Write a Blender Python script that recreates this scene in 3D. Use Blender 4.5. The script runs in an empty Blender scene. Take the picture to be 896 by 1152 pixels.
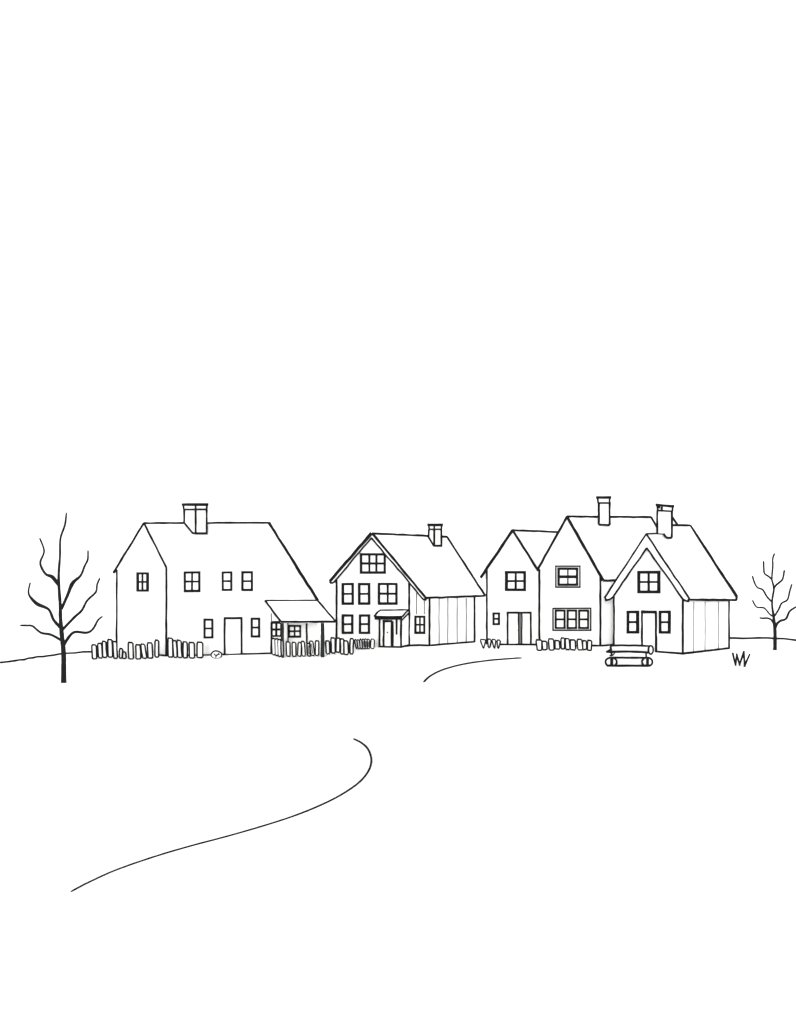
import bpy, math, random
from mathutils import Vector as V
random.seed(7)
C = bpy.context.scene.collection
W_PX, H_PX, F, HZ, EYE = 896, 1152, 1600.0, 560.0, 8.6
CAM = V((0, 0, EYE))

# ------------------------------------------------------------------ materials
def mat(name, c0, c1, scale=3.0, rough=0.95):
    m = bpy.data.materials.new(name); m.use_nodes = True
    nt = m.node_tree; nt.nodes.clear()
    out = nt.nodes.new('ShaderNodeOutputMaterial'); d = nt.nodes.new('ShaderNodeBsdfDiffuse')
    tc = nt.nodes.new('ShaderNodeTexCoord'); n = nt.nodes.new('ShaderNodeTexNoise')
    r = nt.nodes.new('ShaderNodeMixRGB')
    n.inputs['Scale'].default_value = scale; n.inputs['Detail'].default_value = 4
    r.inputs[1].default_value = (*c0, 1); r.inputs[2].default_value = (*c1, 1)
    nt.links.new(tc.outputs['Object'], n.inputs['Vector'])
    nt.links.new(n.outputs['Fac'], r.inputs[0])
    nt.links.new(r.outputs[0], d.inputs['Color']); nt.links.new(d.outputs[0], out.inputs[0])
    d.inputs['Roughness'].default_value = rough
    return m
WALL = mat('white_render', (.86, .86, .86), (.90, .90, .90))
ROOF = mat('white_roof', (.86, .86, .86), (.90, .90, .90))
SNOW = mat('white_ground', (.87, .87, .87), (.90, .90, .90), .3)
GLASS = mat('white_pane', (.86, .86, .86), (.90, .90, .90))
WOOD = mat('white_wood', (.86, .86, .86), (.90, .90, .90))
INK = mat('black_line', (.006, .0065, .0065), (.020, .021, .021), 1.5)
BARK = mat('black_bark', (.008, .009, .010), (.024, .026, .027), 2.0)
POST = mat('dark_grey_wood', (.022, .025, .027), (.045, .05, .052), 2.0)
GREY = mat('grey_stripe', (.12, .12, .12), (.2, .2, .2), 2.0)
PALE = mat('pale_seam', (.13, .13, .13), (.19, .19, .19), 2.0)

# ------------------------------------------------------------------ geometry helpers
def ray(px, py): return V(((px - W_PX/2)/F, 1.0, -(py - HZ)/F))
def G(px, py, z=0.0):
    r = ray(px, py); return CAM + r*((z - EYE)/r.z)
def D(px, py, depth): return CAM + ray(px, py)*depth

class Plane:
    def __init__(s, p, n):
        n = n.normalized()
        if n.dot(CAM - p) < 0: n = -n
        s.p, s.n = p, n
    def at(s, px, py, off=0.0):
        r = ray(px, py); q = s.p + s.n*off
        return CAM + r*((q - CAM).dot(s.n)/r.dot(s.n))
    def shift(s, off): return Plane(s.p + s.n*off, s.n)
def vplane(a, b): d = b - a; return Plane(a, V((d.y, -d.x, 0)))
def vdir(p, d): return Plane(p, V((d.y, -d.x, 0)))
def plane3(a, b, c): return Plane(a, (b - a).cross(c - a))

class MB:
    def __init__(s): s.v, s.f, s.m, s.sm = [], [], [], []
    def poly(s, pts, m=0, smooth=False):
        i = len(s.v); s.v += [V(p) for p in pts]; s.f.append(list(range(i, i+len(pts)))); s.m.append(m); s.sm.append(smooth)
    def loft(s, a, b, m=0):                      # closed prism between two rings
        n = len(a); i = len(s.v); s.v += [V(p) for p in a] + [V(p) for p in b]
        s.f.append(list(range(i, i+n))); s.m.append(m); s.sm.append(False)
        s.f.append([i+n+k for k in range(n)][::-1]); s.m.append(m); s.sm.append(False)
        for k in range(n):
            q = (k+1) % n
            s.f.append([i+q, i+k, i+n+k, i+n+q]); s.m.append(m); s.sm.append(False)
    def prism(s, pts, vec, m=0): s.loft(pts, [V(p)+vec for p in pts], m)
    def tube(s, pts, rad, m=1, n=8):
        if not isinstance(rad, (list, tuple)): rad = [rad]*len(pts)
        i = len(s.v); L = len(pts); up0 = None
        for k, p in enumerate(pts):
            t = (pts[min(k+1, L-1)] - pts[max(k-1, 0)]).normalized()
            ref = V((0, 0, 1)) if abs(t.z) < .9 else V((0, 1, 0))
            if up0 is None: up0 = ref.cross(t).normalized()
            a = up0 - t*up0.dot(t)
            a = a.normalized() if a.length > 1e-4 else ref.cross(t).normalized()
            up0 = a; b = t.cross(a)
            for j in range(n):
                g = 2*math.pi*j/n
                s.v.append(p + (a*math.cos(g) + b*math.sin(g))*rad[k])
        for k in range(L-1):
            for j in range(n):
                q = (j+1) % n
                s.f.append([i+k*n+j, i+k*n+q, i+(k+1)*n+q, i+(k+1)*n+j]); s.m.append(m); s.sm.append(True)
        s.f.append([i+j for j in range(n)][::-1]); s.m.append(m); s.sm.append(False)
        s.f.append([i+(L-1)*n+j for j in range(n)]); s.m.append(m); s.sm.append(False)
    def line(s, pts, w=2.2, m=1, wob=.14, taper=False, step=7.0):
        """hand-ruled dark edge: slightly uneven round moulding w pixels wide at its distance"""
        pts = [V(p) for p in pts]
        for k in range(1, len(pts)-1):                    # sharp corner: two square-ended lengths
            a, b = pts[k]-pts[k-1], pts[k+1]-pts[k]
            if a.length and b.length and a.angle(b) > 1.0:
                e = w*1.0*pts[k].y/F/2
                s.line(pts[:k] + [pts[k] + a.normalized()*e], w, m, wob, taper, step)
                s.line([pts[k] - b.normalized()*e] + pts[k+1:], w, m, wob, taper, step)
                return
        P, R = [], []
        for k in range(len(pts)-1):
            a, b = V(pts[k]), V(pts[k+1]); px = (a.y+b.y)/2/F
            n = max(1, int((b-a).length/px/step))
            for j in range(n):
                P.append(a.lerp(b, j/n))
        P.append(V(pts[-1]))
        last = len(P)-1
        for k, p in enumerate(P):
            px = p.y/F
            if 0 < k < last and wob:
                p = p + V((random.gauss(0, wob), random.gauss(0, wob*.5), random.gauss(0, wob)))*px
            P[k] = p
            if p.z < .06: p.z += .035
            r = w*1.2*px/2*(1 + random.uniform(-.12, .12))
            if taper and k in (0, last): r *= .6
            R.append(r)
        s.tube(P, R, m)
    def build(s, name, mats, parent=None, **props):
        root = parent
        while root is not None and root.parent is not None: root = root.parent
        org = root.location.copy() if root is not None else V((0, 0, 0))
        if root is None:
            org = V((sum(v.x for v in s.v)/len(s.v), sum(v.y for v in s.v)/len(s.v), 0)) if props.pop('centre', True) else org
        me = bpy.data.meshes.new(name)
        me.from_pydata([v - org for v in s.v], [], s.f)
        for m in (mats if isinstance(mats, (list, tuple)) else [mats]): me.materials.append(m)
        nm = len(me.materials)
        for p, mi, sm in zip(me.polygons, s.m, s.sm):
            p.material_index = min(mi, nm-1); p.use_smooth = sm
        me.update()
        o = bpy.data.objects.new(name, me); C.objects.link(o)
        if parent is None: o.location = org
        else: o.parent = parent
        for k, v in props.items(): o[k] = v
        return o

def thing(name, label, cat, loc, group=None):
    o = bpy.data.objects.new(name, None); o.empty_display_size = .5; C.objects.link(o)
    o.location = (loc.x, loc.y, 0); o['label'] = label; o['category'] = cat
    if group: o['group'] = group
    return o

def jit(a=.25): return random.uniform(-a, a)
def rect(mb, pl, x0, y0, x1, y1, off0, off1, m=0, j=0.0):
    pts = [pl.at(x0+jit(j), y0+jit(j), off1), pl.at(x1+jit(j), y0+jit(j), off1), pl.at(x1+jit(j), y1+jit(j), off1), pl.at(x0+jit(j), y1+jit(j), off1)]
    mb.prism(pts, -pl.n*(off1-off0), m)

def window(root, pl, x0, y0, x1, y1, cols=2, rows=2, fw=2.4, mw=1.7, l=None, b=None, t=None, r=None, mid=None, double=False, label=None):
    fw += .45; mw += .6
    l, b, t, r = l or fw, b or fw, t or fw, r or fw
    mb = MB()
    if double:                                            # dark outer line, pale casing, then dark sashes
        for q in ((x0, y0, x1, y0+1.7), (x0, y1-1.7, x1, y1), (x0, y0+1.7, x0+1.7, y1-1.7), (x1-1.7, y0+1.7, x1, y1-1.7)):
            rect(mb, pl, *q, -.02, .05, 0, .12)
        rect(mb, pl, x0+1.7, y0+1.7, x1-1.7, y1-1.7, -.02, .028, 1)
        x0 += 2.6; y0 += 2.2; x1 -= 2.6; y1 -= 2.2
    k = double if double and double > 1 else 1
    cw = (x1-x0)/k; panes = MB()
    for i in range(k):
        a = x0 + cw*i + (.5 if i else 0); c = x0 + cw*(i+1) - (.5 if i < k-1 else 0)
        rect(mb, pl, a, y0, c, y0+t, -.02, .055, 0, .15)
        rect(mb, pl, a, y1-b, c, y1, -.02, .057, 0, .15)
        rect(mb, pl, a, y0+t*.5, a+l, y1-b*.5, -.02, .062, 0, .15)
        rect(mb, pl, c-r, y0+t*.5, c, y1-b*.5, -.02, .063, 0, .15)
        for q in range(1, cols):
            x = a + l + (c-a-l-r)*q/cols
            rect(mb, pl, x-mw/2, y0+t*.6, x+mw/2, y1-b*.6, -.02, .048, 0, .2)
        for q in range(1, rows):
            y = y0 + t + (y1-y0-t-b)*q/rows; h = mid or mw
            rect(mb, pl, a+l*.6, y-h/2, c-r*.6, y+h/2, -.02, .051, 0, .2)
        rect(panes, pl, a+l*.5, y0+t*.5, c-r*.5, y1-b*.5, -.02, .034)
    w = mb.build('window', [INK, WOOD], root)
    if label: w['label'] = label
    panes.build('pane', GLASS, w)
    return w

def chimney(root, roofpl, bottom, body, capx, capy, capy2, corner=None, lean=0.0, thick=1.9, blocks=None, skip_bottom=()):
    """body: outline of the shaft clockwise from top left; standing where bottom px meets the roof"""
    pts_b = [bottom] + (list(corner[:3]) if corner else list(body[1:-1])); d = min(roofpl.at(*q).y for q in pts_b) - .12
    if corner is None: pl = Plane(V((0, d, 0)), V((0, 1, 0)))
    mb = MB()
    if corner is None:
        pts = [pl.at(x, y) for x, y in body]
        rx = ray(bottom[0], 600).x; mb.prism(pts, V((rx*.75, .75, 0)), 0)
        ink = [pl.at(x, y, .01) for x, y in body]
        for k in range(len(ink)-1):
            if k not in skip_bottom: mb.line([ink[k], ink[k+1]], thick, wob=.15)
    else:
        px = d/F
        (xl, yl), (xc, yc), (xr, yr), xm = corner         # lower ends of left edge, near corner, right edge
        A = D(xc, yc, d); pR = vdir(A, V((1, .12, 0))); pL = vdir(A, V((-1, .1, 0)))
        top = capy2
        f1 = [pL.at(xl, top), pL.at(xc, top), pL.at(xc, yc), pL.at(xm, yc-.4), pL.at(xl, yl)]
        f2 = [pR.at(xc, top), pR.at(xr, top), pR.at(xr, yr), pR.at(xc, yc)]
        bk = f2[1] + (f1[0] - f2[0])*.25 + V((0, .7, 0))
        mb.poly(f1); mb.poly(f2); z0 = A.z
        back = [f1[0], bk, f2[1]]; low = [V((q.x, q.y, z0)) for q in back]
        mb.poly([f1[0], bk, low[1], low[0]]); mb.poly([bk, f2[1], low[2], low[1]]); mb.poly([f1[0], f2[0], f2[1], bk])
        mb.line([f1[0], f1[4], f1[3], f1[2]], thick, wob=.12)
        mb.line([f2[0], f2[3], f2[2], f2[1]], thick, wob=.12)
        pl = Plane(V((0, d-.12, 0)), V((0, 1, 0)))
    ch = mb.build('chimney', [WALL, INK], root)
    cb = MB(); (cx0, cx1) = capx
    q = [pl.at(cx0+1.6, capy, .06), pl.at(cx1-1.6, capy+lean, .06), pl.at(cx1-1.9, capy2+lean*.5, .06), pl.at(cx0+2.2, capy2, .06)]
    rx = ray(bottom[0], 600).x; cb.prism(q, V((rx*.95, .95, 0)), 0)
    cb.line([pl.at(cx0, capy, .08), pl.at(cx1, capy+lean, .08)], 2.6, wob=.15)
    cb.line([q[0], q[3]], 1.9, wob=.1); cb.line([q[1], q[2]], 1.9, wob=.1)
    cb.line([q[3], q[2]], 1.7, wob=.1)
    if blocks:
        for x0, y0, x1, y1 in blocks: rect(cb, pl, x0, y0, x1, y1, .02, .11, 1, .1)
    if corner: cb.line([pl.at(corner[1][0], capy, .07), pl.at(corner[1][0], capy2, .07)], 1.7, wob=.1)
    cb.build('chimney_cap', [WALL, INK], ch)
    return ch

LOW = V((0, 0, -.07))
# ================================================================== ground
def ground():
    px = [(-260, 790), (-120, 762), (-50, 752), (0, 746.8), (17, 745.3), (42, 740.8), (67, 737.6), (84, 735.9), (103, 734.5),
          (118, 729), (140, 722), (200, 718), (300, 716), (420, 712), (540, 710), (660, 710), (760, 712), (800, 718.0),
          (818, 719.6), (845, 719.3), (872, 719.5), (883, 720.3), (896, 721.8), (930, 726), (1010, 738), (1150, 765)]
    crest = [G(x, y) for x, y in px]
    loop = crest + [V((48, 20, 0)), V((50, -20, 0)), V((30, -50, 0)), V((-30, -50, 0)), V((-50, -20, 0)), V((-48, 20, 0))]
    mb = MB(); c = V((0, 25, 0)); n = len(loop)
    mid = [c + (p - c)*1.6 + V((0, 0, -7)) for p in loop]
    far = [c + (p - c)*60 + V((0, 0, -9)) for p in loop]
    for k in range(n):
        q = (k+1) % n
        mb.poly([c, loop[q], loop[k]]); mb.poly([loop[k], loop[q], mid[q], mid[k]]); mb.poly([mid[k], mid[q], far[q], far[k]])
    up = V((0, 0, .06))
    mb.line([p + up for p in crest[0:9]], 2.0, wob=.12)
    mb.line([p + up for p in crest[17:]], 2.0, wob=.1)
    mb.build('ground', [SNOW, INK], None, centre=False, kind='structure')
ground()

def smooth(pts, n=6):
    out = []
    for i in range(len(pts)-1):
        p0, p1, p2, p3 = pts[max(i-1, 0)], pts[i], pts[i+1], pts[min(i+2, len(pts)-1)]
        for j in range(n):
            t = j/n
            out.append(tuple(.5*((2*b) + (c-a)*t + (2*a-5*b+4*c-d)*t*t + (3*b-a-3*c+d)*t**3) for a, b, c, d in zip(p0, p1, p2, p3)))
    out.append(tuple(pts[-1])); return out

c1 = smooth([(80, 1004), (100, 993.5), (130, 980), (170, 966), (210, 954), (255, 942), (300, 929), (340, 915.5), (375, 900), (400, 884.5), (413, 871), (418, 857.5), (415, 845), (407.5, 837), (398, 832)])
c2 = smooth([(477, 768), (484, 761.5), (498, 754.5), (520, 748.5), (550, 744), (587, 741)])
mb = MB()
edge = c1 + [(425, 800)] + c2
other = [(612, 744), (600, 752), (560, 766), (530, 790), (525, 830), (530, 870), (500, 920), (420, 970), (300, 1010), (180, 1045), (120, 1040)]
mb.poly([G(x, y, .004) for x, y in edge + other])
for cc, w in ((c1, 2.45), (c2, 2.45)):
    P = [G(x, y) for x, y in cc]
    R = [w*p.y/F/2*(1+jit(.05)) for p in P]
    R[0] *= .7; R[-1] *= .7
    mb.tube([p + V((0, 0, r*.6)) for p, r in zip(P, R)], R, 1)
mb.build('path', [SNOW, INK], None, centre=False, kind='structure')

# ================================================================== house 1 : long house with the porch
def house1():
    A = G(187, 738.7); E0 = G(306, 736); LA = G(131.7, 731)
    PF = vplane(A, E0); PG = vplane(A, LA)
    E = PF.at(357.6, 734.8); E.z = 0
    B = PF.at(187, 638); Cc = PF.at(334, 638); Dd = PF.at(357.6, 675.6)
    R1 = PG.at(162, 588.6); LB = PG.at(131.7, 640)
    PR = vdir(R1, E0 - A); R2 = PR.at(302.6, 588.2)
    v = LA - A
    root = thing('farmhouse', 'long white farmhouse with a lean-to porch at its right end, leftmost of the houses', 'house', (A+E)/2)
    w = MB(); d = LOW; dn = V((0, 0, -.1))
    w.loft([A+dn, E+dn, Dd+d, Cc+d, B+d], [A+v+dn, E+v+dn, Dd+v+d, Cc+v+d, LB+d], 0)
    w.loft([B+d, R1+d, LB+d], [Cc+d, R2+d, Cc+v+d], 0)
    o = .012
    w.line([PG.at(131.7, 641), PG.at(131.7, 731)], 2.5)
    w.line([PF.at(187.2, 638), PF.at(187, 738.2)], 2.2)
    w.line([PG.at(179, 737.8, .02), PF.at(187, 738.4, .02), PF.at(228, 739.0-1, .02), PF.at(252, 737.3, .02), PF.at(306, 735.8, .02)], 1.8)
    w.line([PF.at(305.3, 690, .01), PF.at(305.5, 700, .01)], .9, wob=0)
    w.line([PF.at(305.5, 700, .01), PF.at(305.4, 736.2, .01)], 1.9)
    w.line([PF.at(305.5, 699.6, .01), PF.at(318, 699.6, .01)], 1.6)
    w.line([PF.at(345.2, 699.5, .01), PF.at(345.4, 724, .01)], 1.7)
    w.line([PF.at(324, 699.5, .01), PF.at(324.2, 722, .01)], 1.3)
    w.build('wall', [WALL, INK], root)
    r = MB(); t = V((0, 0, -.035))
    bk = Cc + v; bd = Dd + v
    r.prism([R1, B, Cc, R2], t); r.prism([R2, Cc, Dd, bd, bk], t); r.prism([R2, bk, LB, R1], t)
    LT = PG.at(128, 644.2)
    r.line([R1, R2], 2.4)
    r.line([R1, LT], 2.6); r.line([R1, B], 2.1)
    r.line([R2, Cc, Dd], 3.0)
    roof = r.build('roof', [ROOF, INK], root)
    rp = plane3(R1, B, R2)
    chimney(root, rp, (220, 600), None, (204.6, 234.6), 567.6, 573, corner=((207.3, 588.2), (220.2, 600), (232.7, 600), 216.8), thick=2.1)
    window(root, PG, 153.3, 643.8, 166.7, 665.6, 2, 2, 2.0, 1.4, l=2.9)
    window(root, PF, 206.8, 642.8, 225.6, 666.4, 2, 2, 2.1, 1.7, b=3)
    window(root, PF, 249.6, 642.9, 261.5, 664.8, 1, 2, 1.9, 1.7)
    window(root, PF, 271.7, 642.6, 284.8, 665.0, 1, 2, 2.1, 1.7, l=2.6)
    window(root, PF, 229, 696, 240.2, 718.4, 1, 2, 2.0, 1.6)
    window(root, PF, 282.1, 695, 292.9, 717.3, 1, 2, 2.0, 1.6)
    window(root, PF, 304.9, 700, 317.2, 716.6, 2, 2, 1.5, 2.0, label='window beside the porch post')
    window(root, PF, 324.2, 703.2, 339.0, 717.6, 2, 2, 1.7, 1.5, b=2.6, t=2.2, label='small wide window under the porch roof')
    # door
    m = MB(); rect(m, PF, 252.9, 695.5, 271.7, 737.6, -.02, .03)
    m.line([PF.at(252.9, 737.8, .04), PF.at(252.9, 695.5, .04), PF.at(271.7, 695.3, .04), PF.at(271.9, 737.4, .04)], 2.0)
    m.build('door', [WOOD, INK], root)
    # porch
    g1, g2 = G(317.9, 740.2), G(363.1, 739.6); PP = vplane(g1, g2)
    U1, U2 = PF.at(298.7, 676, .01), PF.at(357.6, 675.8, .01)
    L1, L2 = PP.at(316.2, 699.5, .12), PP.at(378, 699.5, .12)
    m = MB(); m.prism([U1, U2, L2, L1], V((0, 0, -.07)))
    m.line([U1, U2], 2.0); m.line([U2, L2], 2.2); m.line([L2, L1], 2.2); m.line([L1, U1], 2.1)
    m.build('porch_roof', [ROOF, INK], root)
    for x, wd, y1 in ((317.9, 3.0, 740.4), (363.1, 3.7, 739.8)):
        m = MB(); px = g1.y/F
        top = PP.at(x, 700.2); b = PP.at(x, y1); b.z = -.02
        h = wd*px/2
        m.loft([b+V((-h, -h, 0)), b+V((h, -h, 0)), b+V((h, h, 0)), b+V((-h, h, 0))],
               [top+V((-h*.85, -h, 0)), top+V((h*.85, -h, 0)), top+V((h*.85, h, 0)), top+V((-h*.85, h, 0))], 0)
        m.line([top+V((-h*.85, -h, 0)), b+V((-h, -h, .04))], .8, wob=.1); m.line([top+V((h*.85, -h, 0)), b+V((h, -h, .04))], .8, wob=.1)
        m.build('porch_post', [POST, INK], root)
    return root
house1()

# ================================================================== house 2 : gable front with vestibule and panelled side
def house2():
    BL = G(378.5, 729); BR = G(483.4, 727.3); BS = G(534.1, 722.9)
    PF = vplane(BL, BR); PS = vplane(BR, BS); v = BS - BR
    PB = PF.shift(.16)
    root = thing('gable_house', 'white house with a hooded entrance and three rows of front windows', 'house', (BL+BR)/2)
    w = MB(); dn = V((0, 0, -.1))
    fr = [BL+dn, BR+dn, PF.at(483.4, 674), PF.at(478.5, 673), PF.at(419.6, 605), PF.at(378.5, 652)]
    w.loft(fr, [p + v for p in fr], 0)
    w.line([PF.at(378.7, 651), PF.at(378.8, 728)], 2.1)
    w.line([PF.at(460.5, 656), PF.at(460.4, 726.5, .01)], 2.1)
    w.line([PF.at(483.4, 672.5), PF.at(483.4, 727)], 2.2)
    w.line([PF.at(459.8, 726.2, .02), PF.at(472, 726.5, .02), PF.at(483.4, 727, .02), PS.at(534.1, 722.7, .02)], 2.0)
    w.line([PS.at(534, 671.5, .01), PS.at(534, 722.9, .01)], 2.1)
    for x, y0, y1 in ((494.2, 673.5, 724), (504, 673, 723.5), (514.5, 673, 723), (524.7, 673, 722.3)):
        w.line([PS.at(x, y0, .005), PS.at(x, y1, .005)], 1.2, m=2, wob=.1)
    w.line([PF.at(468.8, 667, .005), PF.at(468.8, 691, .005)], 1.1, m=2, wob=0)
    w.line([PF.at(477.6, 676, .005), PF.at(477.6, 691, .005)], 1.1, m=2, wob=0)
    w.build('wall', [WALL, INK, PALE], root)
    # roof
    AP = PB.at(419.2, 600.2); TR = PB.at(479.3, 673.6); TL = PB.at(371.5, 655.5)
    PRg = vdir(AP, BS-BR); RB = PRg.at(502.9, 603.9)
    PE = vdir(TR, BS-BR); EB = PE.at(545.9, 670.3)
    r = MB(); t = V((0, 0, -.03))
    r.prism([AP, TR, EB, RB], t); r.prism([AP, RB, TL + (RB-AP), TL], t)
    r.line([AP, RB], 2.3); r.line([RB, EB], 2.5); r.line([TR + V((.05, 0, .05)), EB], 2.1)
    r.build('roof', [ROOF, INK], root)
    # bargeboards
    for side, out0, out1, in0, in1, wo in ((0, (418.2, 599.6), (371.0, 654.2), (418.4, 604.6), (375.0, 655.9), 3.2), (1, (418.6, 599.6), (479.6, 673.0), (418.6, 605.6), (476.4, 674.4), 2.5)):
        m = MB()
        q = [PB.at(*out0, .02), PB.at(*out1, .02), PB.at(*in1, .02), PB.at(*in0, .02)]
        m.prism(q, -PB.n*.1)
        m.line([q[0], q[1]], wo); m.line([q[1], q[1].lerp(q[2], .5) + (q[1]-q[0]).normalized()*.06, q[2]], 2.2, wob=.05); m.line([q[2], q[3]], 1.7, wob=.25)
        m.build('bargeboard', [WOOD, INK], root)
    rp = plane3(AP, TR, RB)
    chimney(root, rp, (488.6, 614), None, (480.9, 498.8), 590.4, 595.4, corner=((482.6, 604.4), (488.8, 613.9), (496.8, 613.9), 487.8), thick=2.0)
    window(root, PF, 405.0, 622.4, 434.5, 645.6, 3, 2, 2.4, 1.9, b=3, t=2.8, label='wide attic window in the gable')
    window(root, PF, 384.5, 655.8, 398.5, 680.6, 1, 2, 2.5, 1.9, b=3, t=2.8)
    window(root, PF, 403.0, 655.8, 417.0, 680.6, 1, 2, 2.5, 1.9, b=3, t=2.8)
    window(root, PF, 425.3, 655.8, 447.6, 680.5, 2, 2, 2.3, 1.9, b=3, t=2.6)
    window(root, PF, 384.7, 691.1, 398.0, 713.4, 1, 2, 2.4, 1.8, b=2.8)
    window(root, PF, 403.9, 691.1, 416.8, 713.4, 1, 2, 2.4, 1.8, b=2.8)
    window(root, PF, 466.4, 692.6, 478.9, 713.5, 2, 2, 2.1, 1.6, b=2.8)
    # vestibule
    V0, V1 = G(427.2, 728.5), G(451.5, 729.1)
    PV = vplane(V0, V1); V2 = PF.at(460.2, 726.8); V2.z = 0; V3 = PF.at(434, 728); V3.z = 0
    PVs = vplane(V1, V2)
    m = MB(); h = PV.at(440, 693).z
    base = [V0+dn, V1+dn, V2+dn, V3+dn]
    m.loft(base, [V((p.x, p.y, h)) for p in base], 0)
    m.line([PV.at(427.3, 696, .01), PV.at(427.2, 728.3, .01)], 2.0); m.line([PV.at(451.5, 696), PV.at(451.5, 728.8)], 2.1)
    m.line([PV.at(426, 728.2, .03), PV.at(451.5, 728.7, .03), PVs.at(460, 726.2, .02)], 2.1)
    m.line([PV.at(446.4, 697, .02), PV.at(446.4, 714, .02)], 2.1)
    m.build('vestibule', [WALL, INK], root)
    m = MB(); rect(m, PV, 432.0, 698.8, 441.4, 728, -.02, .03)
    m.line([PV.at(431.9, 728, .03), PV.at(432.0, 698.9, .03), PV.at(441.4, 698.9, .03)], 2.2, wob=.1); m.line([PV.at(441.4, 698.9, .04), PV.at(441.4, 728.4, .04)], 2.9, wob=.1)
    dr = m.build('door', [WOOD, INK], root)
    m = MB(); c = PV.at(436.2, 711.6, .06); m.tube([c, c + PV.n*.06], [.055, .045], 0); m.build('handle', GREY, dr)
    # hood over the entrance
    m = MB()
    PH = PV.shift(.35)
    f = [PH.at(421.4, 693.6), PH.at(453.0, 693.6), PH.at(452.8, 697.2), PH.at(421.6, 697.2)]
    m.prism(f, -PH.n*.06, 1)
    tl, tl2, tr = PF.at(428.5, 687, .02), PF.at(424.3, 689.4, .2), PF.at(459.6, 686.6, .02)
    tl2 = tl.lerp(f[0], .55) + V((0, -.05, .09)); tr2 = tr.lerp(f[1], .5) + V((0, -.05, .04))
    m.poly([f[0], f[1], tr2, tl2]); m.poly([tl2, tr2, tr, tl])
    lowr = PF.at(459.8, 690, .02)
    m.poly([f[1], f[2], lowr, tr, tr2]); m.poly([f[0], tl2, tl, PF.at(428.5, 690, .02), f[3]]); m.poly([f[3], f[2], lowr, PF.at(428.5, 690, .02)])
    m.line([f[0], tl2, tl, tr], 2.1, wob=.1); m.line([tr, tr2, f[1]], 1.8, wob=.1)
    m.line([f[2], f[2].lerp(lowr, .5), lowr], 1.9, wob=.1); m.line([f[0], f[1]], 1.5, wob=.1)
    m.build('door_hood', [ROOF, INK], root)
house2()

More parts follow.
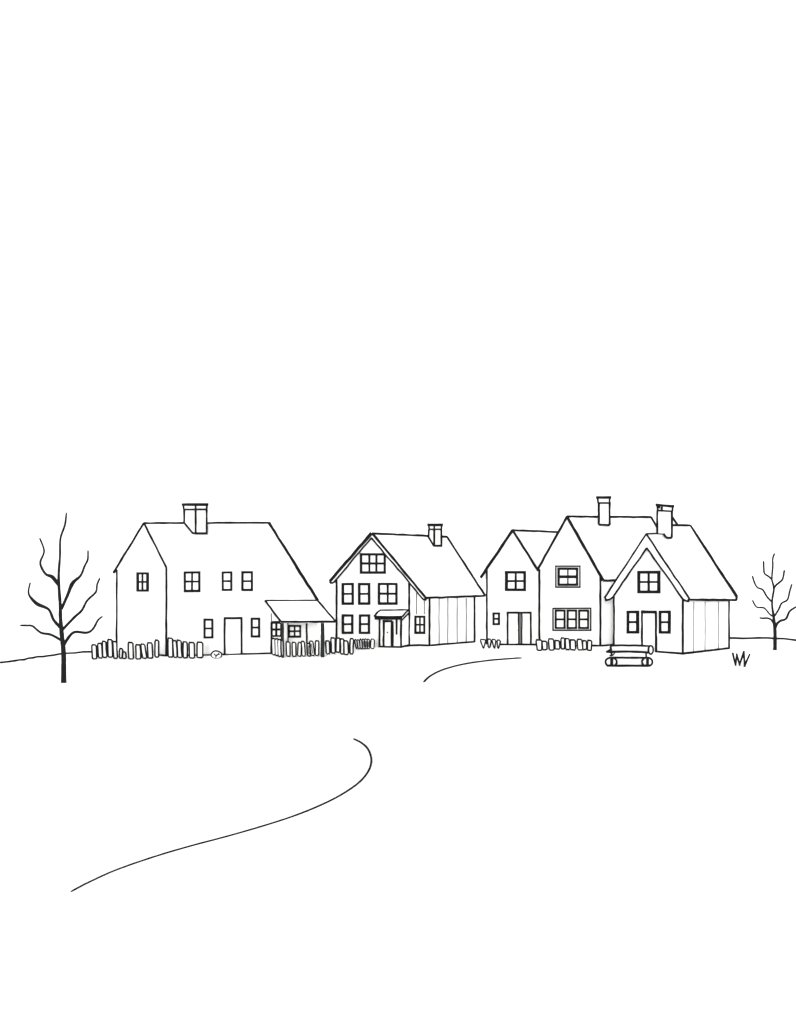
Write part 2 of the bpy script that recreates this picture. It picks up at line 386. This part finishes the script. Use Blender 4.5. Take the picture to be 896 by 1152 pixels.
# ================================================================== house 3 : double gabled house
def house3():
    a0, a1 = G(548, 726), G(607.0, 726.3); b0, b1 = G(607.2, 727.0), G(675.7, 727.5)
    sd = V((.87, .65, 0)).normalized()
    PA = vplane(a0, a1); PB = vplane(b0, b1)
    root = thing('gable_house', 'white double-gabled house, its narrow gable joined to a taller one', 'house', (a1+b0)/2)
    dn = V((0, 0, -.1)); d = LOW
    # narrow gable
    w = MB(); v = sd*4.4
    fr = [a0+dn, a1+dn, PA.at(607, 643)+d, PA.at(577, 596.8)+d, PA.at(548, 639.8)+d]
    w.loft(fr, [p+v for p in fr])
    w.line([PA.at(548, 640.5), PA.at(548, 725.5)], 2.0)
    w.line([PA.at(563, 725.6, .03), PA.at(604, 726.0, .03)], 1.9)
    # tall gable
    v2 = sd*5.2
    fr = [b0+dn, b1+dn, PB.at(675.9, 649)+d, PB.at(638.2, 581.6)+d, PB.at(606.8, 637.8)+d]
    w.loft(fr, [p+v2 for p in fr])
    w.line([PB.at(607.2, 641), PB.at(607.2, 727)], 2.1)
    w.line([PB.at(675.8, 648.5), PB.at(675.8, 727)], 2.1)
    PS = vdir(b1, sd)
    w.line([PB.at(640, 727.2, .03), PB.at(675.7, 727.2, .03), PS.at(693, 726, .03)], 1.9)
    w.build('wall', [WALL, INK], root)
    # roofs
    t = V((0, 0, -.07))
    A1 = PA.at(577, 596.4, .01); VL = PA.at(606, 642.2, .01); TL = PA.at(540.9, 650, .01)
    RBk = vdir(A1, sd).at(634, 599.0)
    r = MB()
    r.prism([A1, VL, VL+(RBk-A1), RBk], t); r.prism([A1, RBk, TL+(RBk-A1), TL], t)
    r.line([A1, RBk], 2.3); r.line([A1, VL], 2.5); r.line([A1, TL], 2.9)
    r.build('roof', [ROOF, INK], root, label='lower roof over the narrow gable')
    A2 = PB.at(638.2, 581.2, .01); VL2 = PB.at(605.9, 639.2, .01); TR = PB.at(679, 653, .01)
    VL3 = PB.at(607.2, 642.5, .01)
    RB = vdir(A2, sd).at(732.7, 581.8); EB = TR + (RB-A2)
    rp = plane3(A2, TR, RB)
    r = MB()
    r.prism([A2, TR, EB, RB], t); r.prism([A2, RB, VL2+(RB-A2), VL2], t)
    r.line([A2, RB], 2.4); r.line([A2, VL2, VL3], 2.4); r.line([A2, TR], 2.9)
    r.line([RB, EB], 2.4); r.line([TR, vdir(TR, sd).at(700, 653)], 2.1)
    roof = r.build('roof', [ROOF, INK], root, label='taller main roof with the chimney')
    # small rear gable peeping over the ridge
    r = MB(); dd = RB.y + .35
    q = [D(756.4, 581.2, dd), D(769, 600.5, dd), D(744, 600.5, dd)]
    q[2:2] = [V((q[1].x, dd, -.1)), V((q[2].x, dd, -.1))]
    r.prism(q, V((.9, .9, 0))); r.line([q[0], q[1]], 2.4, wob=.1)
    r.build('rear_wing', [ROOF, INK], root)
    chimney(root, rp, (680, 590.8), [(674.0, 565), (674.0, 590.2), (686.3, 590.8), (686.4, 565)], (671.0, 687.9), 559.6, 565.8, thick=2.2)
    window(root, PA, 568.2, 642.3, 592.2, 665.0, 2, 2, 2.6, 2.0, l=3.6, b=3.0)
    window(root, PA, 554.2, 689.0, 562.9, 703.5, 1, 2, 2.1, 1.8)
    window(root, PB, 624.8, 636.2, 653.6, 661.4, 2, 2, 2.4, 1.3, mid=3.3, double=1, label='upper window with a double outline')
    window(root, PB, 621.7, 683.6, 665.8, 710.0, 1, 2, 2.0, 1.7, double=3, label='wide lower window of three sashes')
    m = MB(); rect(m, PA, 571.3, 689.4, 584.3, 725.8, -.02, .03)
    m.line([PA.at(571.4, 725.6, .035), PA.at(571.3, 689.3, .035), PA.at(583.6, 689.3, .035)], 2.0); m.line([PA.at(583.6, 689.3, .035), PA.at(583.8, 725.6, .035)], 1.4)
    m.line([PA.at(582.8, 689.3, .035), PA.at(588.4, 689.3, .035)], 2.0, wob=0)
    rect(m, PA, 584.4, 690, 586.6, 725.6, -.02, .038, 2)
    dr = m.build('door', [WOOD, INK, GREY], root)
    m = MB(); c = PA.at(583.5, 709, .04); m.tube([c, c+PA.n*.05], [.05, .04]); m.build('handle', INK, dr)
    m = MB(); rect(m, PA, 587.0, 689.4, 597.4, 725.8, -.02, .03)
    m.line([PA.at(587.4, 725.6, .035), PA.at(587.4, 689.3, .035)], 1.3); m.line([PA.at(587.4, 689.3, .035), PA.at(597.4, 689.3, .035), PA.at(597.4, 725.6, .035)], 1.9)
    m.build('door', [WOOD, INK], root)
house3()

# ================================================================== house 4 : cottage with broad bargeboards
def house4():
    BL, BR, BS = G(691, 730), G(768.6, 736.6), G(820.5, 730.2)
    PF = vplane(BL, BR); PS = vplane(BR, BS); v = BS-BR; PB = PF.shift(.16)
    root = thing('cottage', 'small white cottage with broad bargeboards and a leaning chimney, rightmost of the houses', 'house', (BL+BS)/2)
    dn = V((0, 0, -.1))
    w = MB()
    fr = [BL+dn, BR+dn, PF.at(768.8, 673), PF.at(727.6, 608), PF.at(691, 668)]
    w.loft(fr, [p+v for p in fr])
    w.line([PF.at(691.2, 671), PF.at(691.1, 730)], 2.1)
    w.line([PF.at(768.7, 674), PF.at(768.6, 736.4)], 2.3)
    w.line([PF.at(738.5, 734.0, .03), PF.at(768.6, 736.3, .02), PS.at(820.5, 730.1, .02)], 2.3)
    w.line([PS.at(820.4, 676, .01), PS.at(820.4, 730, .01)], 2.4)
    for x, a, b in ((780.7, 677, 734), (793.5, 677, 732.5), (808.5, 677, 730.5)):
        w.line([PS.at(x, a, .005), PS.at(x, b, .005)], 1.2, m=2, wob=.1)
    w.build('wall', [WALL, INK, PALE], root)
    AP, TR, TL = PB.at(727.5, 600.6), PB.at(775.4, 674.6), PB.at(681.2, 672.4)
    PR = vdir(AP, v)
    M1 = PR.at(747, 600.4); M2 = PR.at(752, 591.0); RB = PR.at(776.8, 591.2); EB = vdir(TR, v).at(829.5, 671.5); EB2 = vdir(TR, v).at(828.6, 675.2)
    t = V((0, 0, -.07)); r = MB()
    r.poly([AP, TR, EB2, M1]); r.poly([M1, EB2, EB, RB, M2])
    k = TL - AP
    r.poly([AP, M1, M1+k, TL]); r.poly([M2, RB, RB+k, M1+k]); r.poly([M1, M2, M1+k])
    r.line([AP, M1], 2.0); r.line([M2, RB], 2.4); r.line([RB, EB], 2.9); r.line([EB, EB2], 2.4); r.line([EB2, TR + V((.05, 0, 0))], 2.4)
    roof = r.build('roof', [ROOF, INK], root)
    for q in (((727.4, 600.8), (681.1, 671.8), (682.4, 675.2), (686.2, 674.6), (689.9, 671.6), (728.0, 616.4)),
              ((727.6, 600.8), (775.4, 672.8), (774.6, 676.4), (772.0, 676.0), (769.0, 674.0), (728.0, 616.4))):
        p = [PB.at(x, y, .02) for x, y in q]
        m = MB(); m.prism(p, -PB.n*.1); m.line(p, 2.1, wob=.18); m.build('bargeboard', [WOOD, INK], root)
    rp = plane3(AP, TR, RB)
    chimney(root, rp, (754, 605), [(739.9, 574), (739.8, 599.6), (746.8, 600.2), (749.5, 604.2), (751.4, 605.2), (756.2, 605.0), (756.4, 574)], (738.0, 758.8), 567.8, 574.2, lean=1.9, thick=2.1,
            blocks=[(740.5, 569.5, 743.2, 572), (743.8, 570, 746.2, 573.6)], skip_bottom=(1,))
    window(root, PF, 717.2, 642.1, 742.9, 667.6, 2, 2, 2.9, 2.2, mid=2.3, label='square attic window in the gable')
    window(root, PF, 705.1, 687.0, 719.0, 712.8, 1, 2, 2.7, 1.9)
    window(root, PF, 741.4, 687.0, 754.6, 713.0, 1, 2, 2.6, 1.9)
    m = MB(); rect(m, PF, 723, 688, 738.4, 733.4, -.02, .03)
    m.line([PF.at(722.8, 732, .035), PF.at(722.8, 688.6, .035)], 2.1); m.line([PF.at(722.2, 688.4, .04), PF.at(739, 688.6, .04)], 2.9); m.line([PF.at(738.3, 688.6, .035), PF.at(738.5, 734.4, .035)], 2.4)
    m.build('door', [WOOD, INK], root)
house4()

# ================================================================== picket fences
def picket(root, pl, xt, yt, xb, yb, w, wt=None, k=0, stripe=0, lw=1.7):
    """one white paling with a dark outline: centre of top, centre of foot, width"""
    w *= 1.08; wt = wt*1.08 if wt else w; xb = xt + (xb-xt)*.7
    jt = jit(.5)
    o = [(xt-wt/2, yt+1.2), (xt-wt/2+.8, yt), (xt+wt/2-1.0, yt+.2), (xt+wt/2, yt+1.4+jt*.6), (xb+w/2, yb-1.2), (xb+w/2-1.0, yb), (xb-w/2+1.0, yb), (xb-w/2, yb-1.3)]
    off = .02*(k % 3)
    P = [pl.at(x, y, off+.04) for x, y in o]
    m = MB()
    m.prism(P, -pl.n*.07)
    f = [pl.at(xb-w/4, yb-1, off+.03), pl.at(xb+w/4, yb-1, off+.03)]     # foot running on into the snow
    g = [V((f[1].x, f[1].y, -.05)), V((f[0].x, f[0].y, -.05))]
    m.prism(f+g, -pl.n*.05)
    m.line(P + [P[0]], lw, wob=.14)
    if stripe: m.line([pl.at(xt, yt+2.5, off+.045), pl.at(xb, yb-2, off+.045)], 1.1, m=2, wob=.1)  # thin grey line down the middle of the paling
    return m.build('picket', [WOOD, INK, GREY], root)
def fence(label, ga, gb, pk, rail=True, lw=1.7):
    a, b = G(*ga), G(*gb); pl = vplane(a, b)
    root = thing('picket_fence', label, 'fence', (a+b)/2, 'picket fences in front of the houses')
    for k, q in enumerate(pk): picket(root, pl, *q[:5], wt=q[5] if len(q) > 5 else None, k=k, stripe=q[6] if len(q) > 6 else 0, lw=lw)
    if rail:
        xs = [q[0] for q in pk]; y = sum(q[1]*.45+q[3]*.55 for q in pk)/len(pk)
        m = MB(); p, q = pl.at(min(xs), y, -.06), pl.at(max(xs), y, -.06)
        m.prism([p, q, q+V((0, 0, .04)), p+V((0, 0, .04))], -pl.n*.03); m.build('rail', WOOD, root)
def za(l): return [((a/5.6+95), (t/5.6+700), (b/5.6+95), (u/5.6+700), w/5.6) for a, t, b, u, w in l]
fence('crooked white picket fence at the left end of the farmhouse, stub palings in its gap', (103, 742.3), (178, 742),
      za([(60, 143, 66, 235, 26), (96, 134, 103, 225, 24), (124, 120, 131, 223, 22), (161, 108, 165, 220, 26), (190, 121, 200, 228, 22),
          (231, 167, 229, 226, 18), (249, 186, 252, 233, 20), (291, 127, 296, 236, 27), (338, 142, 341, 236, 27), (368, 138, 386, 232, 24),
          (412, 130, 418, 230, 28), (457, 113, 457, 220, 22)]))
fence('white picket fence right of the farmhouse corner, left of the round stone', (189, 741), (230, 741.5),
      za([(541, 100, 543, 219, 26), (568, 117, 576, 222, 20), (596, 114, 604, 226, 24), (635, 124, 636, 229, 24), (676, 128, 680, 230, 30), (728, 126, 728, 228, 32)]))
# porch fence with its short return to the wall
a, b, c = G(306.4, 737.4), G(317, 740.3), G(360, 739.4)
root = thing('picket_fence', 'white picket fence between the two dark porch posts', 'fence', (b+c)/2, 'picket fences in front of the houses')
pl = vplane(a, b)
for k, (x, y0, y1) in enumerate(((308.0, 718.2, 737.4), (311.4, 718.6, 738.0), (314.6, 719.6, 738.4))): picket(root, pl, x, y0, x+.6, y1, 3.1, k=k)
pl = vplane(b, c)
def zc(l): return [((q[0]/8.96+290), (q[1]/8.96+660), (q[2]/8.96+290), (q[3]/8.96+660), q[4]/8.96) for q in l]
for k, q in enumerate(zc([(306, 558, 313, 702, 34), (366, 562, 372, 704, 34), (425, 562, 420, 702, 30), (455, 552, 470, 702, 30), (513, 572, 520, 700, 30), (540, 550, 562, 694, 32), (600, 545, 598, 694, 32)])):
    picket(root, pl, *q, k=k, stripe=k in (4, 5), lw=1.5)
p, q = pl.at(322, 731, -.06), pl.at(358, 730, -.06)
m = MB(); m.prism([p, q, q+V((0, 0, .04)), p+V((0, 0, .04))], -pl.n*.03); m.build('rail', WOOD, root)
def z3(l): return [((q[0]/5.6+280), (q[1]/5.6+660), (q[2]/5.6+280), (q[3]/5.6+660), q[4]/5.6)+tuple(q[5:]) for q in l]
fence('white picket fence between the porch and the slim fence, standing highest at its left', (366, 738), (400, 737.5),
      z3([(496, 342, 500, 424, 22), (530, 323, 535, 418, 24), (563, 324, 560, 414, 22), (588, 330, 590, 424, 22), (612, 341, 614, 428, 24), (650, 328, 647, 424, 20)]))
fence('short fence of slim close-set palings beside the hooded entrance', (399, 731.6), (421.5, 731.2),
      z3([(674, 333, 684, 390, 12), (690, 334, 698, 392, 13), (706, 330, 712, 392, 13), (722, 330, 728, 393, 14, None, 1), (738, 329, 742, 393, 14, None, 1), (754, 331, 756, 392, 14, None, 1), (781, 330, 779, 392, 20)]), lw=1.3)
def zf(l): return [((q[0]/5.973+530), (q[1]/5.973+630), (q[2]/5.973+530), (q[3]/5.973+630), q[4]/5.973, q[5]/5.973) for q in l]
fence('four pointed palings of a tiny fence left of the double door', (541, 730), (562, 730),
      zf([(82, 534, 86, 594, 8, 34), (124, 532, 122, 592, 9, 22), (155, 534, 160, 594, 8, 24), (187, 538, 184, 596, 9, 20)]), rail=False, lw=1.5)
fence('white picket fence under the wide window of the double-gabled house', (604, 732.6), (666, 732.6),
      zf([(458, 537, 463, 612, 28, 36), (494, 546, 498, 607, 28, 30), (539, 530, 546, 606, 30, 32), (580, 541, 583, 600, 30, 26), (619, 524, 618, 598, 24, 24), (648, 528, 652, 602, 26, 26),
          (685, 537, 688, 604, 34, 32), (731, 534, 737, 604, 30, 30), (764, 543, 766, 602, 24, 24), (799, 540, 796, 612, 26, 28)]))

# ================================================================== bare trees
def tree(label, base_px, s, o, trunk, tw, branches):
    g = G(*base_px); depth = g.y
    root = thing('bare_tree', label, 'tree', g, 'bare trees at the two ends of the village')
    cv = lambda q: (q[0]/s+o[0], q[1]/s+o[1])
    def limb(pts, ws, dy0, dy1, foot=False):
        q = smooth([(*cv(p), w) for p, w in zip(pts, ws)], 5); P, R = [], []
        n = len(q)-1
        for k, (x, y, w) in enumerate(q):
            t = k/n; dd = depth + dy0 + (dy1-dy0)*t
            P.append(D(x, y, dd)); R.append((1.2 if depth < 75 else 1.32)*max(1.6, w)*dd/F/2*(1+jit(.06)))
        if foot: P[0].z = -.05
        R[-1] *= .75
        return P, R
    m = MB(); P, R = limb(trunk, tw, 0, 0, True); m.tube(P, R, 0, 10); m.build('trunk', BARK, root)
    for k, (pts, w0, w1, dy, bulge) in enumerate(branches):
        n = len(pts); ws = [w0 + (w1-w0)*i/(n-1) for i in range(n)]
        if bulge is not None: ws[bulge] += 1.2
        m = MB(); P, R = limb(pts, ws, 0, dy); m.tube(P, R, 0, 8); m.build('branch', BARK, root)
tree('tall bare black tree standing in front of the horizon at the far left', (71.7, 768.2), 3.584, (0, 550),
     [(257, 782), (257, 720), (257, 675), (254, 630), (248, 575), (244, 520), (243, 470), (238, 400), (237, 340), (242, 270), (244, 200), (262, 145), (268, 95)],
     [5.2, 5.0, 4.9, 4.6, 4.4, 3.6, 3.3, 3.0, 2.6, 2.2, 2.2, 2.1, 1.7],
     [([(236, 388), (212, 356), (186, 345), (168, 318), (163, 293), (178, 250), (160, 198)], 3.0, 1.7, .8, 1),
      ([(242, 558), (216, 528), (196, 486), (150, 464), (121, 434), (115, 412), (122, 378)], 3.2, 1.7, -.7, 3),
      ([(246, 610), (205, 588), (165, 580), (132, 554), (110, 551), (82, 551)], 2.8, 1.8, .6, None),
      ([(248, 484), (272, 430), (293, 380), (325, 350), (342, 310), (354, 285), (355, 248)], 3.2, 1.7, -.6, 2),
      ([(252, 568), (300, 518), (330, 490), (352, 450), (386, 417), (392, 385), (403, 360)], 2.8, 1.8, .9, None),
      ([(256, 632), (282, 592), (305, 577), (350, 580), (375, 565), (395, 530), (413, 515)], 3.2, 1.8, -.8, None)])
tree('small bare black tree right of the cottage, at the right edge', (872.4, 731.5), 7.2, (800, 600),
     [(521, 947), (521, 880), (521, 800), (516, 735), (508, 660), (498, 590), (500, 530), (512, 450), (502, 400), (495, 365), (503, 270), (503, 205), (518, 162)],
     [3.3, 3.2, 3.1, 2.9, 2.3, 1.9, 1.8, 2.0, 1.7, 1.7, 1.6, 1.5, 1.3],
     [([(494, 372), (470, 350), (436, 325), (430, 280), (428, 225)], 1.7, 1.5, .6, None),
      ([(494, 554), (455, 512), (422, 458), (380, 440), (355, 400), (338, 345)], 1.8, 1.5, -.5, None),
      ([(508, 674), (478, 655), (432, 605), (372, 597), (338, 542)], 1.5, 1.6, .5, None),
      ([(518, 745), (492, 702), (457, 687), (425, 689), (398, 685)], 1.9, 1.6, -.4, None),
      ([(510, 446), (530, 420), (556, 398), (583, 370), (597, 298)], 1.9, 1.6, -.5, None),
      ([(513, 676), (548, 622), (575, 567), (622, 538), (640, 470), (658, 412)], 1.7, 1.6, .6, None),
      ([(524, 765), (540, 730), (568, 708), (610, 692), (640, 632), (691, 597), (735, 570)], 2.4, 1.6, -.6, None)])

# ================================================================== stone, grass and cart
def stone():
    g = G(243.8, 741.2); dd = g.y
    m = MB(); cx, cy, rx, ry = 243.8, 737.0, 6.0, 4.4
    pt = []
    for k in range(14):
        a = 2*math.pi*k/14; x = cx + rx*math.cos(a)*(1+jit(.05)); y = cy - ry*math.sin(a)*(1+jit(.05))
        pt.append((x, min(y, 741)))
    fr = [D(x, y, dd) for x, y in pt]
    ctr = D(cx, cy, dd); i = []
    for sc, dy in ((1, 0), (.92, .16), (.6, .28)):
        i.append([ctr + (p-ctr)*sc + V((0, dy, 0)) for p in fr])
    fro = [ctr + (p-ctr)*.75 + V((0, -.10, 0)) for p in fr]
    m.loft(fro, fr); m.loft(i[0], i[1]); m.loft(i[1], i[2])
    m.line([p + V((0, -.02, .01)) for p in fr] + [fr[0] + V((0, -.02, .01))], 1.7, wob=.1)
    f = lambda x, y: D(x, y, dd-.15)
    m.line([f(240.5, 735.2), f(243.2, 738), f(242.8, 740)], 1.2, wob=.05); m.line([f(243.2, 738), f(246, 735.4), f(247, 737)], 1.2, wob=.05)
    o = m.build('round_stone', [WALL, INK]); o['label'] = 'small round white stone with a forked crack, left of the farmhouse door'; o['category'] = 'stone'
stone()
def tuft():
    g = G(834, 750.6); dd = g.y
    P = [(824.7, 734.8), (826.4, 741.5), (828.0, 748.0), (828.8, 742), (829.4, 736.3), (831, 742), (832.6, 748.0), (835, 740), (837.2, 733.6), (837.8, 742), (838.2, 750.4), (840.6, 743.6), (844.0, 736.0)]
    m = MB(); Q = [D(x, y, dd + .15*math.sin(k*1.3)) for k, (x, y) in enumerate(P)]
    m.line(Q, 1.9, m=0, wob=.1)
    for x, y in ((828, 748), (832.6, 748)): m.line([D(x, y, dd), D(x+.1, 750.4, dd)], .25, m=0, wob=0)
    o = m.build('grass_tuft', [INK]); o['label'] = 'zigzag tuft of thin black grass blades right of the cottage'; o['category'] = 'grass tuft'
tuft()
def cart():
    g = G(708, 750.6); dd = g.y; px = dd/F
    root = thing('handcart', 'low white cart with a rounded bed in front of the cottage door', 'cart', g)
    f = lambda x, y, o=0: D(x, y, dd + o)
    # bed : a half-round trough with an oval right end
    m = MB()
    ring = []
    for k in range(16):
        a = 2*math.pi*k/16; ring.append((math.cos(a), math.sin(a)))
    L = [f(687.6, 730, .25) + V((0, .14*c, 4.0*px*s)) for c, s in ring]
    R = [f(731.5, 730.6, .25) + V((0, .14*c, 4.4*px*s)) for c, s in ring]
    m.loft(L, R)
    m.line([f(686.5, 726.4), f(700, 725.9), f(722, 726.4), f(731, 726.9)], 1.9, wob=.1)
    m.line([f(682.4, 733.6), f(700, 733.0), f(716, 733.5), f(731, 734.4)], 2.2, wob=.1)
    el = [f(732.6 + 2.7*math.cos(2*math.pi*k/14), 731.2 - 4.9*math.sin(2*math.pi*k/14), -.02) for k in range(15)]
    m.prism([p + V((0, .01, 0)) for p in el[:-1]], V((.02, .1, 0))); m.line(el, 1.8, wob=.05)
    m.line([f(730.4, 728.2, -.03), f(729.8, 734.6, -.03)], 1.9, wob=.05)
    m.build('cart_bed', [WOOD, INK], root)
    # pointed drawbar at the left
    m = MB(); q = [f(681.4, 733.4, -.04), f(687.6, 729.6, -.04), f(687.8, 735.6, -.04)]
    m.prism(q, V((0, .1, 0)), 0); m.line([f(687.2, 727.5, -.03), f(688.6, 736.8, -.03)], 2.2, m=0, wob=.05)
    arc = [f(688 + 3.8*math.cos(a), 733.4 + 4.2*math.sin(a), -.03) for a in [x*.2617 for x in range(0, 9)]]
    m.line(arc, 1.6, m=0, wob=0); m.build('drawbar', INK, root)
    m = MB(); rect(m, Plane(f(730, 738, .02), V((0, 1, 0))), 726.6, 735.4, 728.4, 740.6, 0, .1)
    m.build('bracket', INK, root)
    # frame between the rollers
    m = MB(); q = [f(690, 740.3, .1), f(727, 740.3, .1), f(727, 749.8, .1), f(690, 749.8, .1)]
    m.prism(q, V((0, .5, 0))); m.line([f(686, 740.0), f(700, 739.8), f(728, 740.2)], 2.1, wob=.1); m.line([f(687, 749.6), f(706, 749.6), f(729, 749.9)], 2.0, wob=.1)
    m.build('frame', [WOOD, INK], root)
    for cx, rx, bx in ((687.9, 6.4, 688.6), (728.6, 5.9, 728.9)):
        m = MB(); el = [f(cx + rx*math.cos(2*math.pi*k/20), 744.8 - 4.9*math.sin(2*math.pi*k/20), -.03) for k in range(21)]
        m.prism([p+V((0, .01, 0)) for p in el[:-1]], V((0, .45, 0))); m.line(el, 2.0, wob=.05, step=20)
        w = m.build('wheel', [WOOD, INK], root)
        m = MB(); rect(m, Plane(f(cx, 744, -.04), V((0, 1, 0))), bx-1.7, 740.6, bx+1.7, 749.2, 0, .03, 0, .15); m.build('spoke', INK, w)
cart()

# ================================================================== camera, sky, light
cam = bpy.data.cameras.new('camera'); co = bpy.data.objects.new('camera', cam); C.objects.link(co)
co.location = CAM; co.rotation_euler = (math.radians(90), 0, 0)
cam.sensor_fit = 'HORIZONTAL'; cam.sensor_width = 36; cam.lens = 36*F/W_PX
cam.shift_y = (HZ - H_PX/2)/W_PX; cam.clip_end = 8000; cam.clip_start = .1
bpy.context.scene.camera = co
wd = bpy.data.worlds.new('World'); bpy.context.scene.world = wd; wd.use_nodes = True
nt = wd.node_tree; bg = nt.nodes['Background']
sky = nt.nodes.new('ShaderNodeTexSky'); sky.sky_type = 'NISHITA'; sky.sun_disc = False
EL, AZ = math.radians(9), math.radians(186)
sky.sun_elevation = EL; sky.sun_rotation = AZ
mx = nt.nodes.new('ShaderNodeMixRGB'); mx.inputs[0].default_value = .01; mx.inputs[1].default_value = (1, 1, 1, 1)
nt.links.new(sky.outputs[0], mx.inputs[2]); nt.links.new(mx.outputs[0], bg.inputs[0]); bg.inputs[1].default_value = 1.0
sl = bpy.data.lights.new('sun', 'SUN'); sl.energy = 1.3; sl.angle = math.radians(12); sl.color = (1, .995, .985)
so = bpy.data.objects.new('sun', sl); C.objects.link(so); so.location = (0, -20, 30)
so.rotation_euler = (math.radians(90-9), 0, math.radians(-6))
sc = bpy.context.scene
sc.view_settings.view_transform = 'Standard'; sc.view_settings.look = 'None'; sc.view_settings.gamma = 1
sc.view_settings.use_curve_mapping = False; sc.view_settings.exposure = .36
